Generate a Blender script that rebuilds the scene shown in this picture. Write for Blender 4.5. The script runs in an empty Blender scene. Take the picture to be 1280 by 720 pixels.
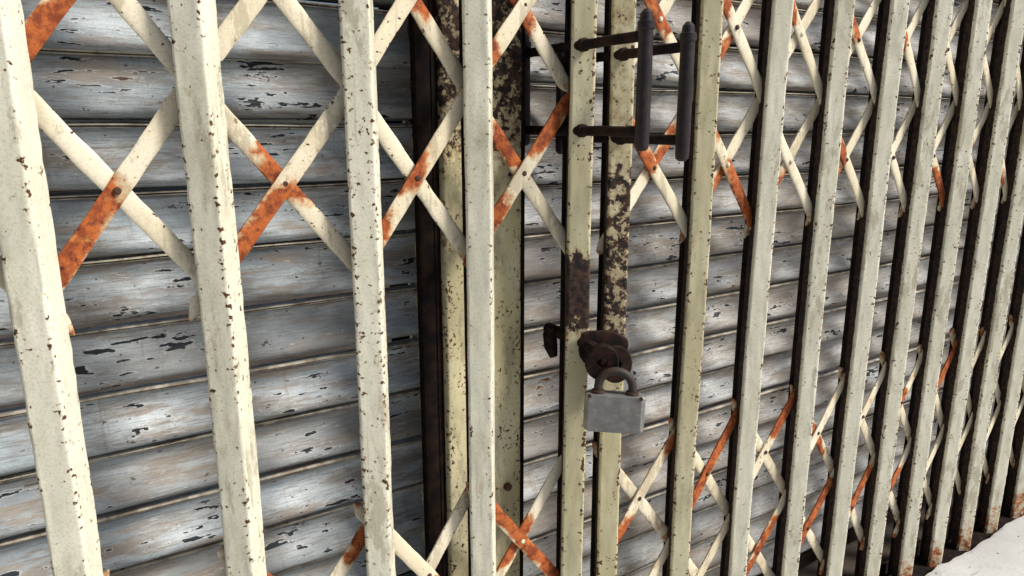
import bpy, math, random
from mathutils import Vector, noise
R = math.radians
random.seed(7)
S = 0.7                      # metres from the camera to the plane of the gate
H = 1.40 * S                 # camera height above the pavement

# ------------------------------------------------------------------ camera, world, sun, exposure
sc = bpy.context.scene
C = sc.collection
cam_d = bpy.data.cameras.new('camera')
cam = bpy.data.objects.new('camera', cam_d); C.objects.link(cam)
cam_d.sensor_width = 36.0
cam_d.lens = 887.8 / 1280 * 36.0
cam_d.clip_start = 0.02; cam_d.clip_end = 300
cam.location = (0, -S, H)
cam.rotation_euler = (R(90 - 12.94), R(0.0), R(-32.35))
sc.camera = cam

SUN_AZ, SUN_EL = 137.0, 44.0
w = bpy.data.worlds.new('World'); sc.world = w; w.use_nodes = True
nt = w.node_tree; nt.nodes.clear()
sky = nt.nodes.new('ShaderNodeTexSky'); sky.sky_type = 'NISHITA'; sky.sun_disc = False
sky.sun_elevation = R(SUN_EL); sky.sun_rotation = R(SUN_AZ)
sky.air_density = 1.0; sky.dust_density = 3.0; sky.ozone_density = 1.0
bg = nt.nodes.new('ShaderNodeBackground'); bg.inputs['Strength'].default_value = 0.055
wo = nt.nodes.new('ShaderNodeOutputWorld')
nt.links.new(sky.outputs[0], bg.inputs['Color']); nt.links.new(bg.outputs[0], wo.inputs['Surface'])
sd = bpy.data.lights.new('sun', 'SUN'); sd.energy = 3.9; sd.angle = R(15); sd.color = (1.0, 0.95, 0.87)
sun = bpy.data.objects.new('sun', sd); C.objects.link(sun)
dirv = Vector((math.sin(R(SUN_AZ)) * math.cos(R(SUN_EL)), math.cos(R(SUN_AZ)) * math.cos(R(SUN_EL)), math.sin(R(SUN_EL))))
sun.rotation_euler = dirv.to_track_quat('Z', 'Y').to_euler()
sun.location = dirv * 20
vs = sc.view_settings
vs.view_transform = 'Standard'; vs.look = 'None'; vs.gamma = 1; vs.use_curve_mapping = False
vs.exposure = 0.58

# ------------------------------------------------------------------ helpers
def W(x, Y, z):
    """gate units (distance to gate = 1, eye height = 0) to metres."""
    return Vector((x * S, (Y - 1) * S, z * S + H))

def tag(o, label=None, cat=None, group=None, kind=None):
    if label: o['label'] = label
    if cat: o['category'] = cat
    if group: o['group'] = group
    if kind: o['kind'] = kind
    return o

def empty(name, loc):
    o = bpy.data.objects.new(name, None); C.objects.link(o); o.location = loc
    o.empty_display_size = 0.05
    return o

class MB:
    def __init__(self):
        self.v, self.f, self.a = [], [], {}
    def vert(self, p, **at):
        self.v.append(Vector(p)); i = len(self.v) - 1
        for k, x in at.items(): self.a.setdefault(k, {})[i] = x
        return i
    def grid(self, rows, closed=False, caps=False, attrs=None):
        """rows: list of lists of points."""
        n = len(rows[0]); base = len(self.v)
        for r, row in enumerate(rows):
            for c, p in enumerate(row):
                self.vert(p, **(attrs[r][c] if attrs else {}))
        m = n if closed else n - 1
        for r in range(len(rows) - 1):
            for c in range(m):
                a = base + r * n + c; b = base + r * n + (c + 1) % n
                self.f.append((a, b, b + n, a + n))
        if caps:
            self.f.append(tuple(base + c for c in range(n))[::-1])
            self.f.append(tuple(base + (len(rows) - 1) * n + c for c in range(n)))
        return self
    def tube(self, pts, r, n=10, caps=True, attrs=None):
        pts = [Vector(p) for p in pts]; rows = []
        rs = r if isinstance(r, (list, tuple)) else [r] * len(pts)
        ref = None
        for i, p in enumerate(pts):
            d = (pts[min(i + 1, len(pts) - 1)] - pts[max(i - 1, 0)]).normalized()
            if ref is None:
                ref = Vector((0, 0, 1)) if abs(d.z) < .8 else Vector((1, 0, 0))
            u = (ref - d * ref.dot(d)).normalized(); ref = u; v = d.cross(u)
            rows.append([p + (u * math.cos(2 * math.pi * k / n) + v * math.sin(2 * math.pi * k / n)) * rs[i] for k in range(n)])
        at = None
        if attrs: at = [[attrs[i]] * n for i in range(len(pts))]
        return self.grid(rows, True, caps, at)
    def box(self, c, s, rot=None):
        c = Vector(c); b = len(self.v)
        for dz in (-.5, .5):
            for dx, dy in ((-.5, -.5), (.5, -.5), (.5, .5), (-.5, .5)):
                p = Vector((dx * s[0], dy * s[1], dz * s[2]))
                if rot is not None: p = rot @ p
                self.vert(c + p)
        for f in ((3, 2, 1, 0), (4, 5, 6, 7), (0, 1, 5, 4), (1, 2, 6, 5), (2, 3, 7, 6), (3, 0, 4, 7)):
            self.f.append(tuple(b + i for i in f))
        return self
    def build(self, name, mat, parent=None, origin=None, smooth=None, bevel=0):
        org = Vector(origin) if origin is not None else Vector((0, 0, 0))
        me = bpy.data.meshes.new(name)
        me.from_pydata([tuple(p - org) for p in self.v], [], self.f)
        for k, d in self.a.items():
            at = me.attributes.new(k, 'FLOAT', 'POINT')
            at.data.foreach_set('value', [d.get(i, 0.0) for i in range(len(self.v))])
        me.update()
        import bmesh
        bm = bmesh.new(); bm.from_mesh(me); bmesh.ops.recalc_face_normals(bm, faces=bm.faces); bm.to_mesh(me); bm.free()
        if smooth is not None:
            me.polygons.foreach_set('use_smooth', [True] * len(me.polygons))
            me.set_sharp_from_angle(angle=R(smooth))
        me.materials.append(mat)
        o = bpy.data.objects.new(name, me); C.objects.link(o)
        if parent is not None:
            o.parent = parent
            pw = Vector((0, 0, 0)); q = parent
            while q is not None: pw += Vector(q.location); q = q.parent
            o.location = org - pw
        else:
            o.location = org
        if bevel:
            b = o.modifiers.new('soft_edges', 'BEVEL'); b.width = bevel; b.segments = 2; b.limit_method = 'ANGLE'
        return o

# ------------------------------------------------------------------ node helpers
class N:
    def __init__(self, name):
        self.m = bpy.data.materials.new(name); self.m.use_nodes = True
        self.t = self.m.node_tree; self.t.nodes.clear()
        self.out = self.t.nodes.new('ShaderNodeOutputMaterial')
        self.b = self.t.nodes.new('ShaderNodeBsdfPrincipled')
        self.t.links.new(self.b.outputs[0], self.out.inputs['Surface'])
    def new(self, k): return self.t.nodes.new(k)
    def put(self, sock, v):
        if isinstance(v, bpy.types.NodeSocket): self.t.links.new(v, sock)
        elif v is not None: sock.default_value = v
    def attr(self, n):
        a = self.new('ShaderNodeAttribute'); a.attribute_name = n; return a.outputs['Fac']
    def coords(self, scale=(1, 1, 1), rnd=True, off=(0, 0, 0)):
        tc = self.new('ShaderNodeTexCoord'); v = tc.outputs['Object']
        if rnd:
            oi = self.new('ShaderNodeObjectInfo')
            mu = self.new('ShaderNodeVectorMath'); mu.operation = 'SCALE'
            cv = self.new('ShaderNodeCombineXYZ')
            self.put(cv.inputs[0], oi.outputs['Random']); cv.inputs[1].default_value = .31
            self.put(cv.inputs[2], oi.outputs['Random'])
            self.put(mu.inputs[0], cv.outputs[0]); mu.inputs['Scale'].default_value = 37.0
            ad = self.new('ShaderNodeVectorMath'); ad.operation = 'ADD'
            self.put(ad.inputs[0], v); self.put(ad.inputs[1], mu.outputs[0]); v = ad.outputs[0]
        mp = self.new('ShaderNodeMapping'); self.put(mp.inputs['Vector'], v)
        mp.inputs['Scale'].default_value = scale; mp.inputs['Location'].default_value = off
        return mp.outputs[0]
    def noise(self, vec, scale=5, detail=4, rough=.55, dist=0):
        n = self.new('ShaderNodeTexNoise'); self.put(n.inputs['Vector'], vec)
        n.inputs['Scale'].default_value = scale; n.inputs['Detail'].default_value = detail
        n.inputs['Roughness'].default_value = rough; n.inputs['Distortion'].default_value = dist
        return n.outputs['Fac']
    def ramp(self, f, a, b, smooth=True):
        m = self.new('ShaderNodeMapRange'); m.interpolation_type = 'SMOOTHSTEP' if smooth else 'LINEAR'
        self.put(m.inputs['Value'], f); m.inputs['From Min'].default_value = a; m.inputs['From Max'].default_value = b
        m.inputs['To Min'].default_value = 0; m.inputs['To Max'].default_value = 1
        return m.outputs['Result']
    def math(self, op, a, b=None):
        m = self.new('ShaderNodeMath'); m.operation = op; self.put(m.inputs[0], a)
        if b is not None: self.put(m.inputs[1], b)
        return m.outputs[0]
    def mix(self, f, a, b):
        m = self.new('ShaderNodeMix'); m.data_type = 'RGBA'
        self.put(m.inputs[0], f)
        for s, v in ((m.inputs[6], a), (m.inputs[7], b)):
            self.put(s, v if isinstance(v, bpy.types.NodeSocket) else (*v, 1))
        return m.outputs[2]
    def bump(self, h, strength=.3, dist=.001, normal=None):
        b = self.new('ShaderNodeBump'); b.inputs['Strength'].default_value = strength; b.inputs['Distance'].default_value = dist
        self.put(b.inputs['Height'], h)
        if normal is not None: self.put(b.inputs['Normal'], normal)
        return b.outputs[0]
    def finish(self, col, rough, metal=0, normal=None, spec=.4):
        self.put(self.b.inputs['Base Color'], col if isinstance(col, bpy.types.NodeSocket) else (*col, 1))
        self.put(self.b.inputs['Roughness'], rough); self.put(self.b.inputs['Metallic'], metal)
        self.b.inputs['Specular IOR Level'].default_value = spec
        if normal is not None: self.put(self.b.inputs['Normal'], normal)
        return self.m

def paint_material(name, base, base2, speck=1.0, edge=.34, dirt=(.30, .27, .19), rust_hot=(.40, .105, .024), dirt_amt=.5):
    n = N(name)
    c = n.coords()
    cs = n.coords(scale=(1, 1, .16))
    big = n.noise(c, 9, 3)
    col = n.mix(n.ramp(big, .35, .68), base, base2)
    streak = n.noise(cs, 70, 5, .65)
    col = n.mix(n.math('MULTIPLY', n.ramp(streak, .55, .85), dirt_amt), col, dirt)
    grain = n.noise(c, 420, 3, .7)
    col = n.mix(n.math('MULTIPLY', n.ramp(grain, .42, .75), .45), col, (.33, .32, .24))
    stain = n.noise(n.coords(scale=(1, 1, .55), off=(6, 3, 4)), 17, 6, .68, .5)
    col = n.mix(n.math('MULTIPLY', n.ramp(stain, .52, .74), .55), col, dirt)
    # yellow-brown bleeding below the chips
    bleed = n.noise(n.coords(scale=(1, 1, .3), off=(3, 1, 2)), 60, 4, .6)
    col = n.mix(n.math('MULTIPLY', n.ramp(bleed, .62, .78), .6), col, (.36, .25, .12))
    # chips: specks everywhere, crowded on the edges
    wear = n.attr('wear')
    sp = n.noise(n.coords(off=(5, 7, 1)), 175, 2.5, .55)
    sp2 = n.noise(n.coords(off=(1, 2, 9)), 26, 2, .5)
    f = n.math('ADD', sp, n.math('MULTIPLY', n.ramp(sp2, .35, .75), .075 * speck))
    f = n.math('ADD', f, n.math('MULTIPLY', wear, edge * .32))
    oi0 = n.new('ShaderNodeObjectInfo')
    f = n.math('ADD', f, n.math('MULTIPLY', n.math('SUBTRACT', oi0.outputs['Random'], .5), .06))
    halo = n.ramp(f, .665, .735)
    chip = n.ramp(f, .725, .75)
    col = n.mix(n.math('MULTIPLY', halo, .55), col, (.30, .19, .09))
    chipcol = n.mix(n.noise(c, 300, 2), (.022, .013, .009), (.11, .045, .018))
    col = n.mix(chip, col, chipcol)
    # each bar has its own age: tint, bare rubbed patches and drips
    oi = n.new('ShaderNodeObjectInfo')
    rub = n.noise(n.coords(scale=(1, 1, .35), off=(9, 9, 1)), 24, 7, .75)
    rubm = n.ramp(n.math('ADD', rub, n.math('MULTIPLY', oi.outputs['Random'], .07)), .585, .64)
    col = n.mix(n.math('MULTIPLY', rubm, .5), col, (.27, .23, .155))
    drip = n.noise(n.coords(scale=(1, 1, .05), off=(2, 7, 5)), 130, 5, .7)
    col = n.mix(n.math('MULTIPLY', n.ramp(drip, .60, .72), .35), col, (.22, .14, .07))
    # large rust taken from where it sits on the piece
    ra = n.attr('rust')
    rn = n.noise(n.coords(off=(2, 2, 2)), 60, 5, .62)
    rf = n.math('ADD', ra, n.math('MULTIPLY', n.math('SUBTRACT', rn, .5), 1.45))
    rmask = n.ramp(rf, .38, .64)
    amber = n.ramp(rf, .22, .52)
    rc = n.mix(n.ramp(n.noise(n.coords(off=(8, 2, 2)), 70, 5, .7), .38, .62), rust_hot, (.17, .034, .010))
    rc = n.mix(n.ramp(n.noise(n.coords(off=(3, 9, 2)), 160, 4, .7), .55, .70), rc, (.050, .016, .009))
    rc = n.mix(n.math('MULTIPLY', n.ramp(n.noise(n.coords(off=(3, 4, 7)), 55, 4, .7), .57, .75), .7), rc, (.55, .26, .07))
    col = n.mix(n.math('MULTIPLY', n.math('MULTIPLY', amber, n.ramp(ra, .05, .4)), .75), col, (.44, .23, .085))
    col = n.mix(rmask, col, rc)
    # black-brown burnt and rusted patches, plus shade painted on the picket flanges
    da = n.attr('dark')
    df = n.math('ADD', da, n.math('MULTIPLY', n.math('SUBTRACT', n.noise(n.coords(off=(1, 5, 2)), 75, 6, .7), .5), 1.7))
    dm = n.ramp(df, .45, .56)
    dc = n.mix(n.ramp(n.noise(n.coords(off=(4, 4, 2)), 130, 4, .6), .4, .65), (.010, .007, .008), (.062, .032, .019))
    col = n.mix(n.math('MULTIPLY', n.math('MULTIPLY', n.ramp(df, .2, .5), n.ramp(da, .05, .3)), .6), col, (.26, .17, .085))
    col = n.mix(dm, col, dc)
    bad = n.math('MAXIMUM', n.math('MAXIMUM', rmask, chip), dm)
    rough = n.math('ADD', n.math('MULTIPLY', bad, .35), .5)
    hgt = n.math('SUBTRACT', n.math('MULTIPLY', grain, .35), n.math('MULTIPLY', bad, .8))
    hgt = n.math('ADD', hgt, n.math('MULTIPLY', n.math('MULTIPLY', bad, n.noise(c, 500, 3, .7)), 1.0))
    return n.finish(col, rough, 0, n.bump(hgt, .7, .0007), .35)

PAINT = paint_material('sage_cream_paint', (.605, .595, .48), (.69, .675, .565))
PAINT_OLD = paint_material('olive_cream_paint', (.45, .41, .25), (.56, .52, .36), speck=1.6, edge=.4)
STRIP = paint_material('cream_strip_paint', (.62, .55, .40), (.70, .645, .51), speck=.3, edge=.16, dirt=(.42, .34, .2))
POST = paint_material('post_paint', (.50, .45, .25), (.60, .55, .36), speck=1.9, edge=.2)

def rusty_iron(name, a, b, rough=.7, metal=.0, spec=.4, fleck=(.16, .065, .03)):
    n = N(name); c = n.coords()
    f = n.noise(c, 60, 6, .65); g = n.noise(c, 330, 4, .7)
    col = n.mix(n.ramp(f, .4, .65), a, b)
    col = n.mix(n.math('MULTIPLY', n.ramp(g, .58, .75), .6), col, fleck)
    return n.finish(col, rough, metal, n.bump(n.math('ADD', f, n.math('MULTIPLY', g, .5)), .6, .0008), spec)
IRON = rusty_iron('dark_handle_iron', (.011, .008, .011), (.026, .018, .018), .45, 0, .3, (.07, .045, .035))
HASP = rusty_iron('black_brown_hasp_iron', (.007, .005, .005), (.030, .013, .009), .85, 0, .15, (.075, .03, .016))
RUST = rusty_iron('brown_rusted_iron', (.035, .017, .012), (.085, .033, .018), .8)
DARKBAR = rusty_iron('dark_rust_and_shade', (.006, .005, .005), (.020, .011, .008), .9, 0, .12, (.035, .017, .010))  # near-black for rusted bars and for the painted shade strip at the post

def steel(name):
    n = N(name); c = n.coords(rnd=False)
    br = n.noise(n.coords(scale=(6, 6, 90), rnd=False), 9, 3)
    f = n.noise(c, 70, 5, .65)
    col = n.mix(n.ramp(f, .35, .7), (.16, .16, .16), (.24, .235, .228))
    col = n.mix(n.math('MULTIPLY', n.ramp(n.noise(c, 45, 5, .7), .56, .72), .6), col, (.15, .10, .065))
    sc1 = n.noise(n.coords(scale=(4, 4, 60), rnd=False, off=(1, 2, 3)), 22, 4, .7)
    col = n.mix(n.math('MULTIPLY', n.ramp(sc1, .60, .66), .6), col, (.42, .42, .41))
    sc2 = n.noise(n.coords(scale=(40, 40, 5), rnd=False, off=(5, 2, 3)), 12, 4, .7)
    col = n.mix(n.math('MULTIPLY', n.ramp(sc2, .62, .67), .6), col, (.07, .065, .06))
    return n.finish(col, n.math('ADD', n.math('MULTIPLY', f, .25), .34), .45, n.bump(n.math('ADD', br, f), .2, .0005), .5)
STEEL = steel('dull_lock_steel')
SHACKLE = rusty_iron('dark_shackle_steel', (.035, .032, .031), (.045, .024, .017), .6, .1, .25)

def shutter_material(name, ca, cb, g_amt, f_amt, warm):
    n = N(name)
    tc = n.new('ShaderNodeTexCoord')
    sid = n.attr('slat'); t = n.attr('across'); lip = n.attr('lip')
    ofs = n.new('ShaderNodeCombineXYZ'); n.put(ofs.inputs[0], n.math('MULTIPLY', sid, 3.7)); n.put(ofs.inputs[1], n.math('MULTIPLY', sid, 1.3)); ofs.inputs[2].default_value = 0
    ad = n.new('ShaderNodeVectorMath'); ad.operation = 'ADD'; n.put(ad.inputs[0], tc.outputs['Object']); n.put(ad.inputs[1], ofs.outputs[0])
    def cc(sc_, off=(0, 0, 0)):
        m = n.new('ShaderNodeMapping'); n.put(m.inputs['Vector'], ad.outputs[0]); m.inputs['Scale'].default_value = sc_; m.inputs['Location'].default_value = off
        return m.outputs[0]
    blot = n.noise(cc((3.2, 1, 9)), 1.6, 6, .65, .2)
    col = n.mix(n.ramp(blot, .33, .66), ca, cb)
    soot = n.noise(cc((.9, 1, 1.6), (5, 8, 2)), 2.2, 4, .6)
    col = n.mix(n.math('MULTIPLY', n.ramp(soot, .44, .64), .65), col, warm)
    # grey-brown grime in smears, broken up by the grain of the metal
    grime = n.noise(cc((2.2, 1, 13), (7, 0, 3)), 3.2, 9, .74, .15)
    gmask = n.ramp(grime, .455, .60)
    col = n.mix(n.math('MULTIPLY', gmask, g_amt), col, n.mix(n.noise(cc((3, 1, 6), (2, 2, 2)), 6, 5, .7), (.14, .115, .095), (.37, .315, .255)))
    fine = n.noise(cc((7, 1, 130), (2, 5, 1)), 4.0, 7, .78)
    col = n.mix(n.math('MULTIPLY', n.ramp(fine, .50, .60), f_amt), col, (.15, .14, .13))
    runs = n.noise(cc((60, 1, 2.2), (3, 3, 3)), 1.7, 6, .7)
    col = n.mix(n.math('MULTIPLY', n.ramp(runs, .58, .70), .42), col, (.19, .155, .12))
    pale = n.noise(cc((6, 1, 30), (1, 3, 8)), 4.0, 8, .75)
    col = n.mix(n.math('MULTIPLY', n.ramp(pale, .58, .72), .45), col, (.70, .72, .72))
    scr = n.noise(cc((5, 1, 300), (6, 6, 2)), 2.6, 3, .6)
    col = n.mix(n.math('MULTIPLY', n.ramp(scr, .66, .70), .6), col, (.06, .058, .055))
    grain = n.noise(cc((1, 1, 1)), 520, 3, .75)
    col = n.mix(n.math('MULTIPLY', n.ramp(grain, .5, .7), .42), col, (.16, .15, .14))
    # the folded lips keep a cream paint, dirty in the seam
    lipcol = n.mix(n.ramp(n.noise(cc((4, 1, 4)), 9, 5, .7), .4, .62), (.62, .57, .46), (.28, .22, .16))
    col = n.mix(n.math('MULTIPLY', n.ramp(lip, .45, .75), .85), col, lipcol)
    # flakes: paint lifted off in long dark chips with a pale rim, in clusters
    cl = n.ramp(n.noise(cc((2.6, 1, 7.0), (4, 4, 4)), 3.0, 2, .5), .44, .62)
    fl = n.noise(cc((17, 1, 88), (9, 1, 6)), 1.9, 2.6, .5, .1)
    fl2 = n.noise(cc((60, 1, 150), (2, 1, 6)), 1.9, 3.0, .6, .1)
    ff = n.math('ADD', n.math('ADD', n.math('MULTIPLY', fl, .74), n.math('MULTIPLY', fl2, .26)), n.math('MULTIPLY', cl, .125))
    ff = n.math('SUBTRACT', ff, n.math('MULTIPLY', lip, .3))
    stainf = n.noise(cc((9, 1, 22), (8, 3, 6)), 2.4, 6, .7)
    col = n.mix(n.math('MULTIPLY', n.ramp(stainf, .63, .72), .4), col, (.21, .125, .065))
    rim = n.ramp(ff, .63, .70); flake = n.ramp(ff, .702, .713)
    col = n.mix(n.math('MULTIPLY', rim, .32), col, (.66, .69, .70))
    fcol = n.mix(n.ramp(n.noise(cc((3, 1, 3), (1, 1, 1)), 2.4, 3, .6), .62, .72), (.016, .019, .024), (.20, .085, .02))
    fcol = n.mix(n.ramp(fine, .52, .62), fcol, (.075, .08, .088))
    col = n.mix(flake, col, fcol)
    pit = n.ramp(n.noise(cc((1.6, 1, 2.6), (7, 2, 6)), 62, 2, .5), .70, .73)
    col = n.mix(n.math('MULTIPLY', pit, .8), col, (.05, .045, .042))
    h = n.math('ADD', n.math('MULTIPLY', grain, .25), n.math('MULTIPLY', rim, .5))
    h = n.math('SUBTRACT', h, n.math('MULTIPLY', flake, .9))
    h = n.math('ADD', h, n.math('MULTIPLY', fine, .5))
    return n.finish(col, n.math('ADD', n.math('MULTIPLY', grime, .3), .52), .0, n.bump(h, .8, .001), .22)
SHUT = shutter_material('slate_shutter_steel', (.235, .285, .325), (.51, .56, .59), .86, .55, (.205, .19, .17))
SHUT_DULL = shutter_material('grey_beige_shutter_steel', (.28, .30, .32), (.52, .535, .54), .85, .7, (.27, .235, .195))

def concrete(name, a, b, crack=True):
    n = N(name); c = n.coords(rnd=False)
    f = n.noise(c, 3.5, 6, .6); g = n.noise(c, 120, 5, .7)
    col = n.mix(n.ramp(f, .3, .7), a, b)
    col = n.mix(n.math('MULTIPLY', n.ramp(g, .5, .8), .4), col, tuple(x * .55 for x in a))
    h = g
    if crack:
        v = n.new('ShaderNodeTexVoronoi'); v.feature = 'DISTANCE_TO_EDGE'
        wv = n.new('ShaderNodeVectorMath'); wv.operation = 'ADD'
        nn = n.new('ShaderNodeTexNoise'); n.put(nn.inputs['Vector'], c); nn.inputs['Scale'].default_value = 6; nn.inputs['Detail'].default_value = 5
        sc_ = n.new('ShaderNodeVectorMath'); sc_.operation = 'SCALE'; n.put(sc_.inputs[0], nn.outputs['Color']); sc_.inputs['Scale'].default_value = .25
        n.put(wv.inputs[0], c); n.put(wv.inputs[1], sc_.outputs[0]); n.put(v.inputs['Vector'], wv.outputs[0]); v.inputs['Scale'].default_value = 2.6
        ck = n.ramp(v.outputs['Distance'], .010, .002)
        col = n.mix(n.math('MULTIPLY', n.ramp(n.noise(n.coords(rnd=False, scale=(1, 2.2, 1)), 14, 8, .75), .54, .66), .5), col, (.27, .26, .245))
        grit = n.ramp(n.noise(c, 260, 2, .5), .66, .70)
        col = n.mix(n.math('MULTIPLY', grit, .6), col, (.14, .13, .12))
        ck = n.math('MULTIPLY', n.math('SUBTRACT', 1.0, n.ramp(v.outputs['Distance'], .001, .012)), n.ramp(f, .46, .6))
        col = n.mix(n.math('MULTIPLY', ck, .65), col, (.16, .15, .14))
    return n.finish(col, .85, 0, n.bump(h, .5, .0015), .2)
PAVE = concrete('pale_concrete', (.40, .405, .405), (.52, .525, .52))
SOIL = concrete('dark_gutter_concrete', (.028, .022, .018), (.065, .05, .038), False)

# ------------------------------------------------------------------ setting: ground and pavement
g = MB(); g.grid([[(x, y, -.03) for x in (-60, -6, 0, 6, 60)] for y in (-60, -6, 0, 6, 60)])
tag(g.build('ground', SOIL), kind='structure')
pv = MB()
xs = [-25, -12, -6] + [-3 + i * .012 for i in range(600)] + [5, 9, 16, 25]
top, low, far_ = [], [], []
for x in xs:
    k = noise.noise(Vector((x * 9, 2.2, 0))) * .012 + noise.noise(Vector((x * 31, 7.2, 0))) * .005
    y = -.006 + k
    low.append((x, y + .004, -.03)); top.append((x, y, -.004 + k * .1)); far_.append((x, y - .012, 0))
rows = [low, top, far_] + [[(x, yy, 0) for x in xs] for yy in (-.12, -.5, -1.5, -5, -18)]
pv.grid(rows)
tag(pv.build('pavement', PAVE, smooth=40), kind='structure')

# ------------------------------------------------------------------ roller shutters and the post between them
YS = 1.25                     # plane of the shutters
PITCH = .1035
PROFILE = [(0.0, -.024, 0), (.022, -.020, .1), (.030, .006, .6), (.038, .014, 1), (.054, .014, 1), (.063, .006, .7), (.072, .002, .2), (.080, .010, .8), (.094, .0105, .7), (.105, .004, .1), (.13, .0055, 0), (.19, .0035, 0), (.27, -.0005, 0), (.37, -.0010, 0),
           (.47, .003, 0), (.57, .0105, 0), (.67, .019, 0), (.76, .0245, 0), (.84, .026, 0), (.905, .0225, 0), (.95, .014, 0), (.972, .001, 0), (.98, -.020, 0), (1.0, -.024, 0)]
def shutter(x0, x1, label, seed, drop=0.0):
    root = tag(empty('roller_shutter', W((x0 + x1) / 2, YS, -1.40)), label, 'shutter', 'steel roller shutters behind the gate')
    rr = random.Random(seed)
    gx = x1 if seed == 1 else x0
    if seed == 1: x1 += .05
    else: x0 -= .03
    m = MB(); nx = int((x1 - x0) / .022); bottom = -1.345 - drop
    ns = 23
    for s in range(ns):
        ztop = bottom + (s + 1) * PITCH + rr.uniform(-.003, .003)
        tilt = rr.uniform(-.0035, .0035); gapd = -.024 if s > 13 else (-.012 if s > 10 else -.004); push = rr.uniform(-.003, .003); ph = rr.uniform(0, 100)
        rows, at = [], []
        for t, b, lp in PROFILE:
            row, ar = [], []
            for i in range(nx + 1):
                x = x0 + (x1 - x0) * i / nx
                wob = noise.noise(Vector((x * 2.1, s * 1.7 + seed, 0))) * .0035 + noise.noise(Vector((x * 9, s * 3.1, t * 2))) * .0012
                dent = noise.noise(Vector((x * 4.3, s * 2.3, seed + t * 1.5))) * .0035
                z = ztop - t * PITCH + wob + tilt * (x - x0)
                row.append(W(x, YS - (max(b, gapd) if b < 0 else b) + dent * min(1, 4 * t * (1 - t)) + push + .004, z))
                ar.append({'slat': s + seed * 31.0, 'across': t, 'lip': lp})
            rows.append(row); at.append(ar)
        m.grid(rows, attrs=at)
    m.build('curtain', SHUT if seed == 1 else SHUT_DULL, root, origin=W(x0, YS, -1.40), smooth=50)
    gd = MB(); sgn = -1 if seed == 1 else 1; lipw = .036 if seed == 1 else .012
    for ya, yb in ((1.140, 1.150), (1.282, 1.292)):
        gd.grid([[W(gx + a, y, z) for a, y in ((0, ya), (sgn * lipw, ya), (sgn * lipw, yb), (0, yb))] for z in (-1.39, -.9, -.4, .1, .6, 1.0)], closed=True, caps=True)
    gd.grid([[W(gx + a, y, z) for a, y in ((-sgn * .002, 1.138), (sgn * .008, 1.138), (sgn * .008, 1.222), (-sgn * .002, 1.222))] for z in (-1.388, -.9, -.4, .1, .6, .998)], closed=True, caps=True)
    gd.build('post_shade_strip', DARKBAR, root, origin=W(gx, 1.2, -1.39))  # dark strip added beside the post, standing in for the shade there
    b = MB(); b.box(W((x0 + x1) / 2, YS, bottom - .024), ((x1 - x0) * S, .026, .044 * S))
    b.build('bottom_bar', DARKBAR, root, origin=W((x0 + x1) / 2, YS, bottom - .024), bevel=.003)
    return root
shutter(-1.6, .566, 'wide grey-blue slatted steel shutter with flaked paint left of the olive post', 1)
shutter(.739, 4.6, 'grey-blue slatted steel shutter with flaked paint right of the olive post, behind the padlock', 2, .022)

def rect_tube(m, x0, x1, y0, y1, z0, z1, nz, dark_fn, rad=.006, wearv=.8):
    """vertical box column in gate units with softened corners."""
    prof = []
    def corner(cx, cy, a0):
        for k in range(4):
            a = R(a0 + 30 * k); prof.append((cx + rad * math.cos(a), cy + rad * math.sin(a), 1))
    def side(a, b, n):
        for k in range(1, n): prof.append((a[0] + (b[0] - a[0]) * k / n, a[1] + (b[1] - a[1]) * k / n, 0))
    corner(x0 + rad, y0 + rad, 180); side((x0 + rad, y0), (x1 - rad, y0), 10)
    corner(x1 - rad, y0 + rad, 270); side((x1, y0 + rad), (x1, y1 - rad), 5)
    corner(x1 - rad, y1 - rad, 0); side((x1 - rad, y1), (x0 + rad, y1), 4)
    corner(x0 + rad, y1 - rad, 90); side((x0, y1 - rad), (x0, y0 + rad), 5)
    rows, at = [], []
    for i in range(nz + 1):
        z = z0 + (z1 - z0) * i / nz
        rows.append([W(x + noise.noise(Vector((z * 6, 1, 0))) * .002, y + noise.noise(Vector((x * 20, z * 14, 3))) * .0018, z) for x, y, _ in prof])
        at.append([{'wear': wv * wearv, 'dark': dark_fn(x, z)} for x, y, wv in prof])
    m.grid(rows, closed=True, caps=True, attrs=at)

def ss(a, b, x):
    t = max(0.0, min(1.0, (x - a) / (b - a))); return t * t * (3 - 2 * t)
post = tag(empty('mullion_post', W(.65, 1.18, -1.40)), 'olive-cream steel post between the two shutters, blackened with rust in its upper half', 'post')
m = MB(); rect_tube(m, .570, .735, 1.125, 1.285, -1.40, 1.0, 110, lambda x, z: .12 + .50 * ss(-.22, .10, z) + .05 * ss(-.9, -1.3, z))
m.build('column', POST, post, origin=W(.65, 1.2, -1.40), smooth=40)
for zz in (.62, -.05, -.72):
    m = MB(); m.tube([W(.70, 1.128, zz), W(.70, 1.117, zz)], .008 * S, 12)
    m.build('bolt', RUST, post, origin=W(.70, 1.12, zz), smooth=40)

blocker = tag(empty('sky_blocker', W(-2.1, .8, -1.40)), 'added dark block that cuts skylight, outside the left edge of the picture', 'blocker')  # unseen block, added only to keep skylight off left-facing sides
m = MB(); m.box(W(-2.0, .85, .9), (.7 * S, 1.5 * S, 4.6 * S))
m.build('blocker_box', SOIL, blocker, origin=W(-2.0, .85, .9), bevel=.01)

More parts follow.
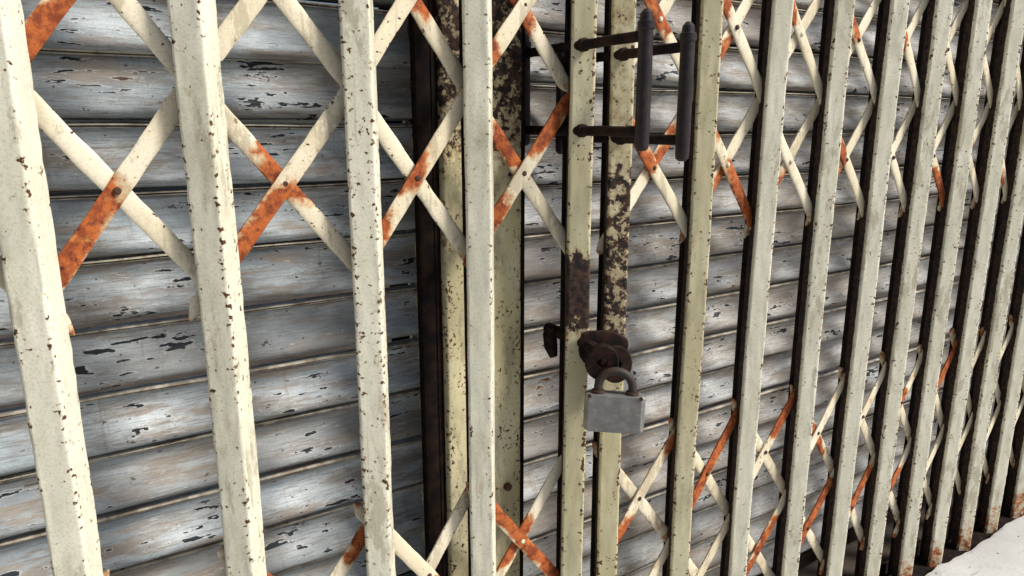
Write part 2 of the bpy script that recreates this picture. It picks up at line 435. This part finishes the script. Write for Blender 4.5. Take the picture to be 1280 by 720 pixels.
# ------------------------------------------------------------------ the two leaves of the folding gate
FX = [-.474, -.268, -.066, .1361, .3516, .5440, .7494]                                   # left leaf, fitted on the gate plane
GX = [.8386, 1.0536, 1.2535, 1.4619, 1.6677, 1.8586, 2.0484, 2.2351, 2.41, 2.60, 2.79, 2.98, 3.17, 3.36]
LX = [x * 1.0 if x < 0 else x * 1.022 for x in FX]
RX = [x * 1.022 for x in GX]
ZR = [.1934, -.0826, -.7985, -1.0800]         # heights of the rows of crossings
D = .277
left_leaf = tag(empty('folding_gate_leaf', W(LX[3], 1.03, -1.39)), 'left leaf of the cream scissor gate with four broad rust-speckled uprights left of the padlock', 'gate', 'leaves of the folding gate')
right_leaf = tag(empty('folding_gate_leaf', W(RX[6], 1.03, -1.39)), 'right leaf of the cream scissor gate, its many close uprights receding to the white pavement', 'gate', 'leaves of the folding gate')

def picket_profile(rng):
    # a folded channel turned about 31 degrees: outer face, ridge, narrow right face, open back
    e = rng.uniform(-.06, .06)
    A, B, Cc, Dd = (.021, .056), (0, .022), (.037, 0), (.0605, .0355)
    th = .0042
    outer = [A, B, Cc, Dd]
    def norm(p, q):
        dx, dy = q[0] - p[0], q[1] - p[1]; l = math.hypot(dx, dy); return (-dy / l, dx / l)
    pts = []            # (x, y, wear, darkening: rusted inner skin, left flange rust plus painted shade)
    def sub(p, q, n, wfun, inner):
        for k in range(n):
            u = k / n; pts.append((p[0] + (q[0] - p[0]) * u, p[1] + (q[1] - p[1]) * u, wfun(u), inner))
    def rnd(p, c, q, r, inner, wv):
        c_ = Vector(c); a = (Vector(p) - c_).normalized() * r; b = (Vector(q) - c_).normalized() * r
        for k in range(5):
            t = k / 4
            v = (c_ + a) * (1 - t) ** 2 + c_ * 2 * t * (1 - t) + (c_ + b) * t ** 2
            pts.append((v.x, v.y, wv, inner))
        return
    def toward(c, q, r):
        d = (Vector(q) - Vector(c)).normalized() * r; return (c[0] + d.x, c[1] + d.y)
    r = .005
    sub(A, toward(B, A, r), 5, lambda u: .3 if u < .1 else 0, 1.7)  # left flange: rust and its deep shade both put into the colour
    rnd(A, B, Cc, r, 0, .8)
    sub(toward(B, Cc, r), toward(Cc, B, r), 9, lambda u: .7 if u < .04 else (.3 if (u < .2 or u > .84) else 0), 0)
    rnd(B, Cc, Dd, r, 0, 1.15)
    sub(toward(Cc, Dd, r), Dd, 7, lambda u: .5 if u < .1 else (0 if u < .7 else .4), 0)
    pts.append((*Dd, .9, 0))
    # inner skin
    n1, n2, n3 = norm(A, B), norm(B, Cc), norm(Cc, Dd)
    Di = (Dd[0] + n3[0] * th, Dd[1] + n3[1] * th)
    Ci = (Cc[0] + (n3[0] + n2[0]) * th, Cc[1] + (n3[1] + n2[1]) * th)
    Bi = (B[0] + (n1[0] + n2[0]) * th, B[1] + (n1[1] + n2[1]) * th)
    Ai = (A[0] + n1[0] * th, A[1] + n1[1] * th)
    sub(Di, Ci, 4, lambda u: 0, 1); sub(Ci, Bi, 4, lambda u: 0, 1); sub(Bi, Ai, 4, lambda u: 0, 1); pts.append((*Ai, .5, 1))
    return pts

def picket(leaf, x, mat, seed, dark=None, label=None, lean=0.0, turn=0.0, rear=True):
    rng = random.Random(seed)
    prof = picket_profile(rng)
    z0, z1, nz = -1.434 + rng.uniform(-.006, .006), .95, 130
    rows, at = [], []
    ct, st = math.cos(turn), math.sin(turn)
    for i in range(nz + 1):
        z = z0 + (z1 - z0) * i / nz
        bow = noise.noise(Vector((z * 1.4, seed * 3.3, 0))) * .004 + noise.noise(Vector((z * 7, seed * 1.3, 5))) * .0012 + lean * (z + .3)
        bowy = noise.noise(Vector((z * 1.7, seed * 2.1, 9))) * .003
        row, ar = [], []
        for k, (px, py, wv, inn) in enumerate(prof):
            jit = noise.noise(Vector((z * 60, px * 90 + seed, py * 90))) * .0007 * (1 + 1.5 * wv)
            qx, qy = px - .037, py
            row.append(W(x + .037 + qx * ct - qy * st + bow + jit, 1 + qx * st + qy * ct + bowy + jit, z))
            d = (dark(z, px) if dark else 0)
            foot = .46 * ss(-1.22, -1.40, z)
            d = max(d, .55 * inn)
            ar.append({'wear': wv * (.75 + .5 * noise.noise(Vector((z * 4, seed, k * .05)))), 'dark': d, 'rust': foot + (.12 if inn else 0)})
        rows.append(row); at.append(ar)
    m = MB(); m.grid(rows, closed=True, caps=True, attrs=at)
    o = m.build('picket', mat, leaf, origin=W(x + .03, 1.03, z0), smooth=45)
    if label: o['label'] = label
    if rear:
        b = MB(); rows = []
        for i in range(41):
            z = z0 + .012 + (z1 - z0 - .02) * i / 40
            bow = noise.noise(Vector((z * 1.4, seed * 3.3, 0))) * .004 + lean * (z + .3)
            rows.append([W(x + bow + px, py, z) for px, py in ((.020, 1.060), (.050, 1.060), (.050, 1.068), (.020, 1.068))])
        b.grid(rows, closed=True, caps=True)
        b.build('rear_bar', DARKBAR, o, origin=W(x + .026, 1.072, z0))
    return o

def p5_dark(z, px): return .85 * ss(-.415, -.325, z) * ss(-.195, -.27, z) + .10
def p5b_dark(z, px): return .40 * ss(-.46, -.40, z) * ss(-.03, -.10, z) + .2 * ss(-.1, 0, z) + .12
for i, x in enumerate(LX):
    if i == 6: picket(left_leaf, x, PAINT_OLD, 60, p5_dark, 'lock upright with a scorched black band above the padlock')
    else: picket(left_leaf, x, PAINT, 20 + i, None, turn=[0, 0, R(9), R(-2), R(5), R(-2), 0][i])
for i, x in enumerate(RX):
    if i == 0: picket(right_leaf, x, PAINT_OLD, 90, p5b_dark, 'lock upright with brown rust over its middle')
    elif i == 1: picket(right_leaf, x, PAINT_OLD, 91, lambda z, px: .14)
    else: picket(right_leaf, x, PAINT, 100 + i)

# lattice strips: pivots at the uprights, a bolt at each crossing
def strip(leaf, pts, Y, rust, seed, wd=.0265, tk=.0045, rivets=(), tapered=(True, True), old=.10):
    """pts: pivot points (x, z); rust: list of (x from, x to, amount)."""
    rng = random.Random(seed)
    path = []; bias = rng.choice((-1, 1)) * rng.uniform(.25, .55); tip = rng.choice((.08, .15, .4))
    for a, b in zip(pts, pts[1:]):
        n = max(2, int(math.hypot(b[0] - a[0], b[1] - a[1]) / .008))
        for k in range(n): path.append((a[0] + (b[0] - a[0]) * k / n, a[1] + (b[1] - a[1]) * k / n))
    path.append(pts[-1])
    rows, at = [], []
    for i, (x, z) in enumerate(path):
        a, b = path[max(i - 3, 0)], path[min(i + 3, len(path) - 1)]
        d = Vector((b[0] - a[0], b[1] - a[1])).normalized(); nx, nz = -d.y, d.x
        if nz < 0: nx, nz = -nx, -nz
        w2 = wd / 2
        e_ = min(i, len(path) - 1 - i)
        if tapered[0 if i < len(path) / 2 else 1]: w2 *= min(1, tip + e_ / 3.0)
        w2 *= 1 + .10 * noise.noise(Vector((x * 40, z * 40, seed * 2.3)))
        bend = noise.noise(Vector((x * 5, z * 5, seed * 1.7))) * .004
        crn = .0010
        row, ar = [], []
        for u, dy, wv in ((-1, tk, .6), (-1, .0012, 1), (-.86, 0, .8), (-.5, -crn * .75, 0), (0, -crn, 0), (.5, -crn * .75, 0), (.86, 0, .8), (1, .0012, 1), (1, tk, .6), (0, tk, 0)):
            row.append(W(x + nx * w2 * u, Y + dy + bend, z + nz * w2 * u))
            r = 0
            for r0, r1, amt in rust:
                e = .02
                r = max(r, amt * ss(r0 - e, r0 + e, x) * (1 - ss(r1 - e, r1 + e, x)))
            ar.append({'wear': wv, 'rust': (r * (.80 + bias * u) if r else 0) + old + .30 * max(0, 1 - e_ / 6.0)})
        rows.append(row); at.append(ar)
    m = MB(); m.grid(rows, closed=True, caps=True, attrs=at)
    o = m.build('lattice_strip', STRIP, leaf, origin=W(pts[0][0], Y, pts[0][1]), smooth=40)
    if any(r[2] > .6 for r in rust): o['label'] = 'lattice strip with a bare orange-rust stretch'
    for rx, rz in rivets:
        b = MB(); b.tube([W(rx, Y + .004, rz), W(rx, Y - .0025, rz), W(rx, Y - .004, rz)], [.0052 * S, .0048 * S, .003 * S], 12)
        b.build('rivet', RUST if rng.random() < .8 else STRIP, o, origin=W(rx, Y, rz), smooth=35)
    return o

def lattice(leaf, X, rowpair, front, rust, seed, old=.10):
    zA, zB = rowpair
    c = [x + .026 for x in X]                       # pivot line of each upright
    zt, zm, zb = zA + D / 2, (zA + zB) / 2, zB - D / 2
    n = len(c); rng = random.Random(seed)
    def st(): return rng.choice((.012, .016, .020, .026, .034))
    def rr(fam, row, gap):
        """rust intervals on this piece of strip; fractions across the gap."""
        out = []
        x0, x1 = c[gap], c[gap + 1]
        for (f, r, g_, a, b, amt) in rust:
            if f == fam and r == row and g_ == gap: out.append((x0 + (x1 - x0) * a, x0 + (x1 - x0) * b, amt))
        if not out and rng.random() < .30:
            a = rng.choice((.05, .12, .35, .6)); out.append((x0 + (x1 - x0) * a, x0 + (x1 - x0) * (a + rng.uniform(.12, .34)), rng.uniform(.45, .8)))
        return out
    sl = D / .205
    for k in range(-1, n - 1):
        # '\' : gap k on row A, gap k+1 on row B
        Y = 1.046 if front == '\\' else 1.0545
        pts, rs, rv = [], [], []
        if k >= 0:
            pts += [(lambda q: (c[k] - q, zt + q * sl))(st()), (c[k], zt)] ; rs += rr('\\', 'A', k)
            rv.append(((c[k] + c[k + 1]) / 2, zA))
        pts.append((c[k + 1], zm))
        if k + 2 < n:
            pts += [(c[k + 2], zb), (lambda q: (c[k + 2] + q, zb - q * sl))(st())]; rs += rr('\\', 'B', k + 1)
            rv.append(((c[k + 1] + c[k + 2]) / 2, zB))
        if len(pts) > 1: strip(leaf, pts, Y, rs, seed + k * 2, rivets=rv if front == '\\' else (), old=old)
        # '/' : gap k on row B, gap k+1 on row A
        Y = 1.046 if front == '/' else 1.0545
        pts, rs, rv = [], [], []
        if k >= 0:
            pts += [(lambda q: (c[k] - q, zb - q * sl))(st()), (c[k], zb)]; rs += rr('/', 'B', k)
            rv.append(((c[k] + c[k + 1]) / 2, zB))
        pts.append((c[k + 1], zm))
        if k + 2 < n:
            pts += [(c[k + 2], zt), (lambda q: (c[k + 2] + q, zt + q * sl))(st())]; rs += rr('/', 'A', k + 1)
            rv.append(((c[k + 1] + c[k + 2]) / 2, zA))
        if len(pts) > 1: strip(leaf, pts, Y, rs, seed + 500 + k * 2, rivets=rv if front == '/' else (), old=old)

# upper band (rows A, B), left leaf: gap 2 lies between the two uprights at the left of the picture
lattice(left_leaf, LX, (ZR[0], ZR[1]), '/', [
    ('/', 'B', 2, 0, .52, .95), ('/', 'B', 3, 0, .50, 1), ('\\', 'B', 3, .34, .62, .85), ('/', 'B', 4, .0, .30, .7), ('/', 'B', 4, .42, .62, .8),
    ('/', 'B', 5, .62, 1, 1), ('/', 'B', 5, .0, .34, .95), ('\\', 'B', 5, .2, .5, .9), ('\\', 'B', 4, .9, 1, .3), ('\\', 'B', 2, .45, .5, .4),
    ('/', 'A', 2, 0, .4, .95), ('\\', 'A', 4, .4, .62, .85), ('/', 'A', 5, 0, .25, .95), ('\\', 'A', 5, .4, .62, .95), ('/', 'A', 3, .9, 1, .2), ('\\', 'A', 3, .9, 1, .2), ('\\', 'A', 2, .9, 1, .2),
    ('/', 'A', 4, .9, 1, .2), ('/', 'B', 1, .1, .5, .9)], 1000)
lattice(right_leaf, RX, (ZR[0], ZR[1]), '\\', [
    ('\\', 'B', 0, .05, .5, .9), ('/', 'B', 0, .45, .8, .85), ('\\', 'A', 0, .2, .6, .95), ('\\', 'B', 1, 0, .3, 1), ('\\', 'B', 1, .5, 1, 1), ('/', 'B', 1, .3, .55, .6),
    ('\\', 'A', 1, .1, .4, .95), ('/', 'A', 1, .2, .5, .7), ('\\', 'A', 2, .15, .4, .95), ('/', 'B', 2, .2, .45, .7), ('\\', 'B', 2, .9, 1, .3), ('\\', 'B', 3, .1, .5, 1), ('/', 'B', 3, .2, .45, .95),
    ('\\', 'A', 3, .3, .5, .8), ('\\', 'A', 4, .3, .5, .7), ('\\', 'B', 5, .6, 1, .9), ('\\', 'B', 4, .9, 1, .2), ('/', 'B', 4, .9, 1, .2)], 2000)
# lower band (rows A, B)
lattice(left_leaf, LX, (ZR[2], ZR[3]), '\\', [
    ('\\', 'A', 5, 0, 1, 1), ('/', 'A', 5, .3, .62, .85), ('/', 'A', 3, .8, 1, 1), ('\\', 'A', 3, 0, .3, 1), ('\\', 'A', 4, .55, .7, .8), ('/', 'A', 4, .9, 1, .3)], 3000)
lattice(right_leaf, RX, (ZR[2], ZR[3]), '/', [
    ('/', 'A', 0, .0, .35, .9), ('/', 'A', 0, .85, 1, .9), ('\\', 'A', 0, .9, 1, .2), ('/', 'A', 1, .1, .95, .92), ('/', 'A', 2, .65, 1, .95), ('\\', 'A', 3, .2, .7, .7), ('/', 'B', 3, .3, .9, .9), ('/', 'B', 2, .3, .8, .8),
    ('/', 'A', 5, .2, .6, .8), ('/', 'A', 6, .5, 1, .95), ('/', 'B', 4, .5, .9, .7), ('/', 'B', 5, .2, .7, .9)], 4000, .24)

# ---- pull handles: rods run through the lock uprights to a grip on either side
def pull_handle(leaf, x, zlo, zhi, zb, label):
    for Y, sgn in ((.85, -1), (1.185, 1)):
        m = MB(); zs = [zlo, zlo + .004, zlo + .012, zb[0] - .012, zb[0], zb[1], zhi - .03, zhi - .028, zhi - .018, zhi - .016, zhi - .006, zhi]
        rs = [.006, .0105, .0115, .0115, .0118, .0115, .0115, .0135, .0135, .0105, .0095, .004]
        m.tube([W(x + noise.noise(Vector((z * 9, x, 0))) * .0015, Y, z) for z in zs], [r * S for r in rs], 14)
        o = m.build('pull_handle', IRON, leaf, origin=W(x, Y, zlo), smooth=35)
        if sgn < 0:
            o['label'] = label
        for z in zb:
            b = MB()
            if sgn < 0:
                y0, y1 = .859, 1.030
            else:
                y0, y1 = 1.034, 1.176
            b.tube([W(x, y0 + (y1 - y0) * k / 6, z + noise.noise(Vector((k * .7, z * 9, x))) * .0016) for k in range(7)], .0085 * S, 12)
            if sgn < 0:
                b.tube([W(x, 1.008, z), W(x, .998, z), W(x, .996, z)], [.0115 * S, .0115 * S, .009 * S], 12)
            b.build('bracket', HASP, o, origin=W(x, y0, z), smooth=35)
pull_handle(left_leaf, .779, -.040, .170, (-.010, .132), 'iron pull handle beside the lock, nearer one')
pull_handle(right_leaf, .868, -.058, .158, (-.024, .121), 'iron pull handle beside the lock, farther one')

# ---- hasp ears on both lock uprights
def ear(leaf, x, Y, z, rot, label=None):
    m = MB(); n = 22; ro, ri = .031, .010; th = .006
    rm = rot
    def P(u, v, w_): 
        p = Vector((u, w_, v)); p.rotate(rm); return W(x + p.x, Y + p.y, z + p.z)
    rows = []
    for r_, w_ in ((ri, -th), (ro * .93, -th), (ro, -th * .6), (ro, th * .6), (ro * .93, th), (ri, th), (ri, -th)):
        rows.append([P(r_ * math.cos(2 * math.pi * k / n), r_ * math.sin(2 * math.pi * k / n) * (1.15 if r_ > ri else 1), w_) for k in range(n)])
    m.grid(rows, closed=True)
    o = m.build('hasp_ear', HASP, leaf, origin=W(x, Y, z), smooth=35)
    t = MB(); t.tube([W(x - .006, Y + .004, z + .020), W(x + .002, 1.02, z + .022), W(x + .0, 1.12, z + .022)], [.012 * S] * 3, 10)
    t.build('staple_bar', HASP, o, origin=W(x, 1.0, z + .02), smooth=35)
    return o
from mathutils import Euler
ear(left_leaf, .795, .950, -.420, Euler((R(8), 0, R(-30))))
ear(right_leaf, .832, .955, -.432, Euler((R(-6), 0, R(-25))))
m = MB(); n_ = 20; hr = Euler((0, R(8), R(-31))); hc = W(.818, .975, -.405); rows = []
for w_, k in ((-.007, .80), (-.005, .97), (0, 1), (.006, 1), (.009, .9)):
    row = []
    for q in range(n_):
        a = 2 * math.pi * q / n_
        rr_ = 1 + .16 * noise.noise(Vector((math.cos(a) * 1.6, math.sin(a) * 1.6, 3)))
        sq = (abs(math.cos(a)) ** 3 + abs(math.sin(a)) ** 3) ** (-1 / 3)
        p = Vector((.046 * S * k * rr_ * sq * math.cos(a), w_ * S, .034 * S * k * rr_ * sq * math.sin(a))); p.rotate(hr); row.append(hc + p)
    rows.append(row)
m.grid(rows, closed=True, caps=True)
m.build('hasp_plate', HASP, left_leaf, origin=hc, smooth=40)
m = MB(); m.tube([W(.781, 1.088, -.386), W(.779, 1.092, -.400), W(.781, 1.090, -.425), W(.784, 1.084, -.446)], [.008 * S, .0135 * S, .0135 * S, .008 * S], 12)
m.build('latch_bolt', HASP, left_leaf, origin=W(.78, 1.1, -.38), smooth=35)

# ------------------------------------------------------------------ padlock
LC = W(.806, .925, -.510)
lock = tag(empty('padlock', LC), 'rectangular grey steel padlock hanging from the rusty hasp', 'padlock')
lrot = Euler((R(-2), R(1.5), R(-38)))
def L(x, y, z):
    p = Vector((x * S, y * S, z * S)); p.rotate(lrot); return LC + p
m = MB(); hw, hh, hd, ch = .0545, .035, .017, .007
prof = [(-hw, -hd + ch), (-hw + ch, -hd), (hw - ch, -hd), (hw, -hd + ch), (hw, hd - ch), (hw - ch, hd), (-hw + ch, hd), (-hw, hd - ch)]
rows = []
for z, k in ((-hh, .93), (-hh + .004, 1), (-.012, 1), (0, 1), (.012, 1), (hh - .004, 1), (hh, .93)):
    rows.append([L(x * (1 if k == 1 else (hw - .004) / hw), y * k, z) for x, y in prof])
m.grid(rows, closed=True, caps=True)
m.build('lock_body', STEEL, lock, origin=LC, smooth=25, bevel=.0006)
pts = [L(-.031, 0, hh - .003), L(-.031, 0, hh + .012)]
for k in range(1, 12):
    a = math.pi - math.pi * k / 12; pts.append(L(.031 * math.cos(a), 0, hh + .012 + .030 * math.sin(a)))
pts += [L(.031, 0, hh + .012), L(.031, 0, hh - .003)]
m = MB(); m.tube(pts, .0078 * S, 14); m.build('shackle', SHACKLE, lock, origin=L(0, 0, hh), smooth=40)
for sx in (-.031, .031):
    m = MB(); m.tube([L(sx, 0, hh - .001), L(sx, 0, hh + .005)], [.0125 * S, .0115 * S], 14)
    m.build('shackle_collar', RUST, lock, origin=L(sx, 0, hh), smooth=40)
for sx, sz in ((-.046, .033), (.046, .033)):
    m = MB(); m.tube([L(sx, -hd + .001, sz), L(sx, -hd - .0015, sz)], .0035 * S, 10)
    m.build('pin', RUST, lock, origin=L(sx, -hd, sz), smooth=40)

# ------------------------------------------------------------------ floor track
tr = tag(empty('floor_track', W(1.5, 1.04, -1.42)), 'dark rusty steel track on the ground under the gate uprights', 'track')
for Y in (1.082,):
    m = MB(); m.grid([[W(x, Y + dy, z) for dy, z in ((0, -1.4425), (0, -1.392), (.007, -1.392), (.007, -1.4425))] for x in [-1.6 + .1 * k for k in range(63)]], closed=True, caps=True)
    m.build('rail', DARKBAR, tr, origin=W(1.5, Y, -1.42))
m = MB(); m.box(W(1.5, 1.044, -1.433), (6.2 * S, .076 * S, .008 * S)); m.build('track_base', DARKBAR, tr, origin=W(1.5, 1.044, -1.433))

# ------------------------------------------------------------------ rust flakes and dirt that gathered along the foot of the gate
rr = random.Random(5); m = MB()
for k in range(900):
    x, Y = rr.uniform(-1.2, 4.0), rr.choice((rr.uniform(.995, 1.07), rr.uniform(1.0, 1.2), rr.uniform(.90, .99)))
    if Y < .992 and rr.random() < .75: continue
    top = -.030 if Y > .992 else .0005
    c = Vector((x * S, (Y - 1) * S, top)); sz = rr.uniform(.001, .0045) * (1 if Y > .992 else .55); a0 = rr.uniform(0, 6)
    n_ = 5; b = len(m.v)
    for j in range(n_):
        a = a0 + j * 2 * math.pi / n_; q = sz * rr.uniform(.6, 1.2); m.vert(c + Vector((q * math.cos(a), q * math.sin(a), 0)))
    m.vert(c + Vector((0, 0, sz * rr.uniform(.4, .9))))
    for j in range(n_): m.f.append((b + j, b + (j + 1) % n_, b + n_))
tag(m.build('debris', RUST), kind='stuff')
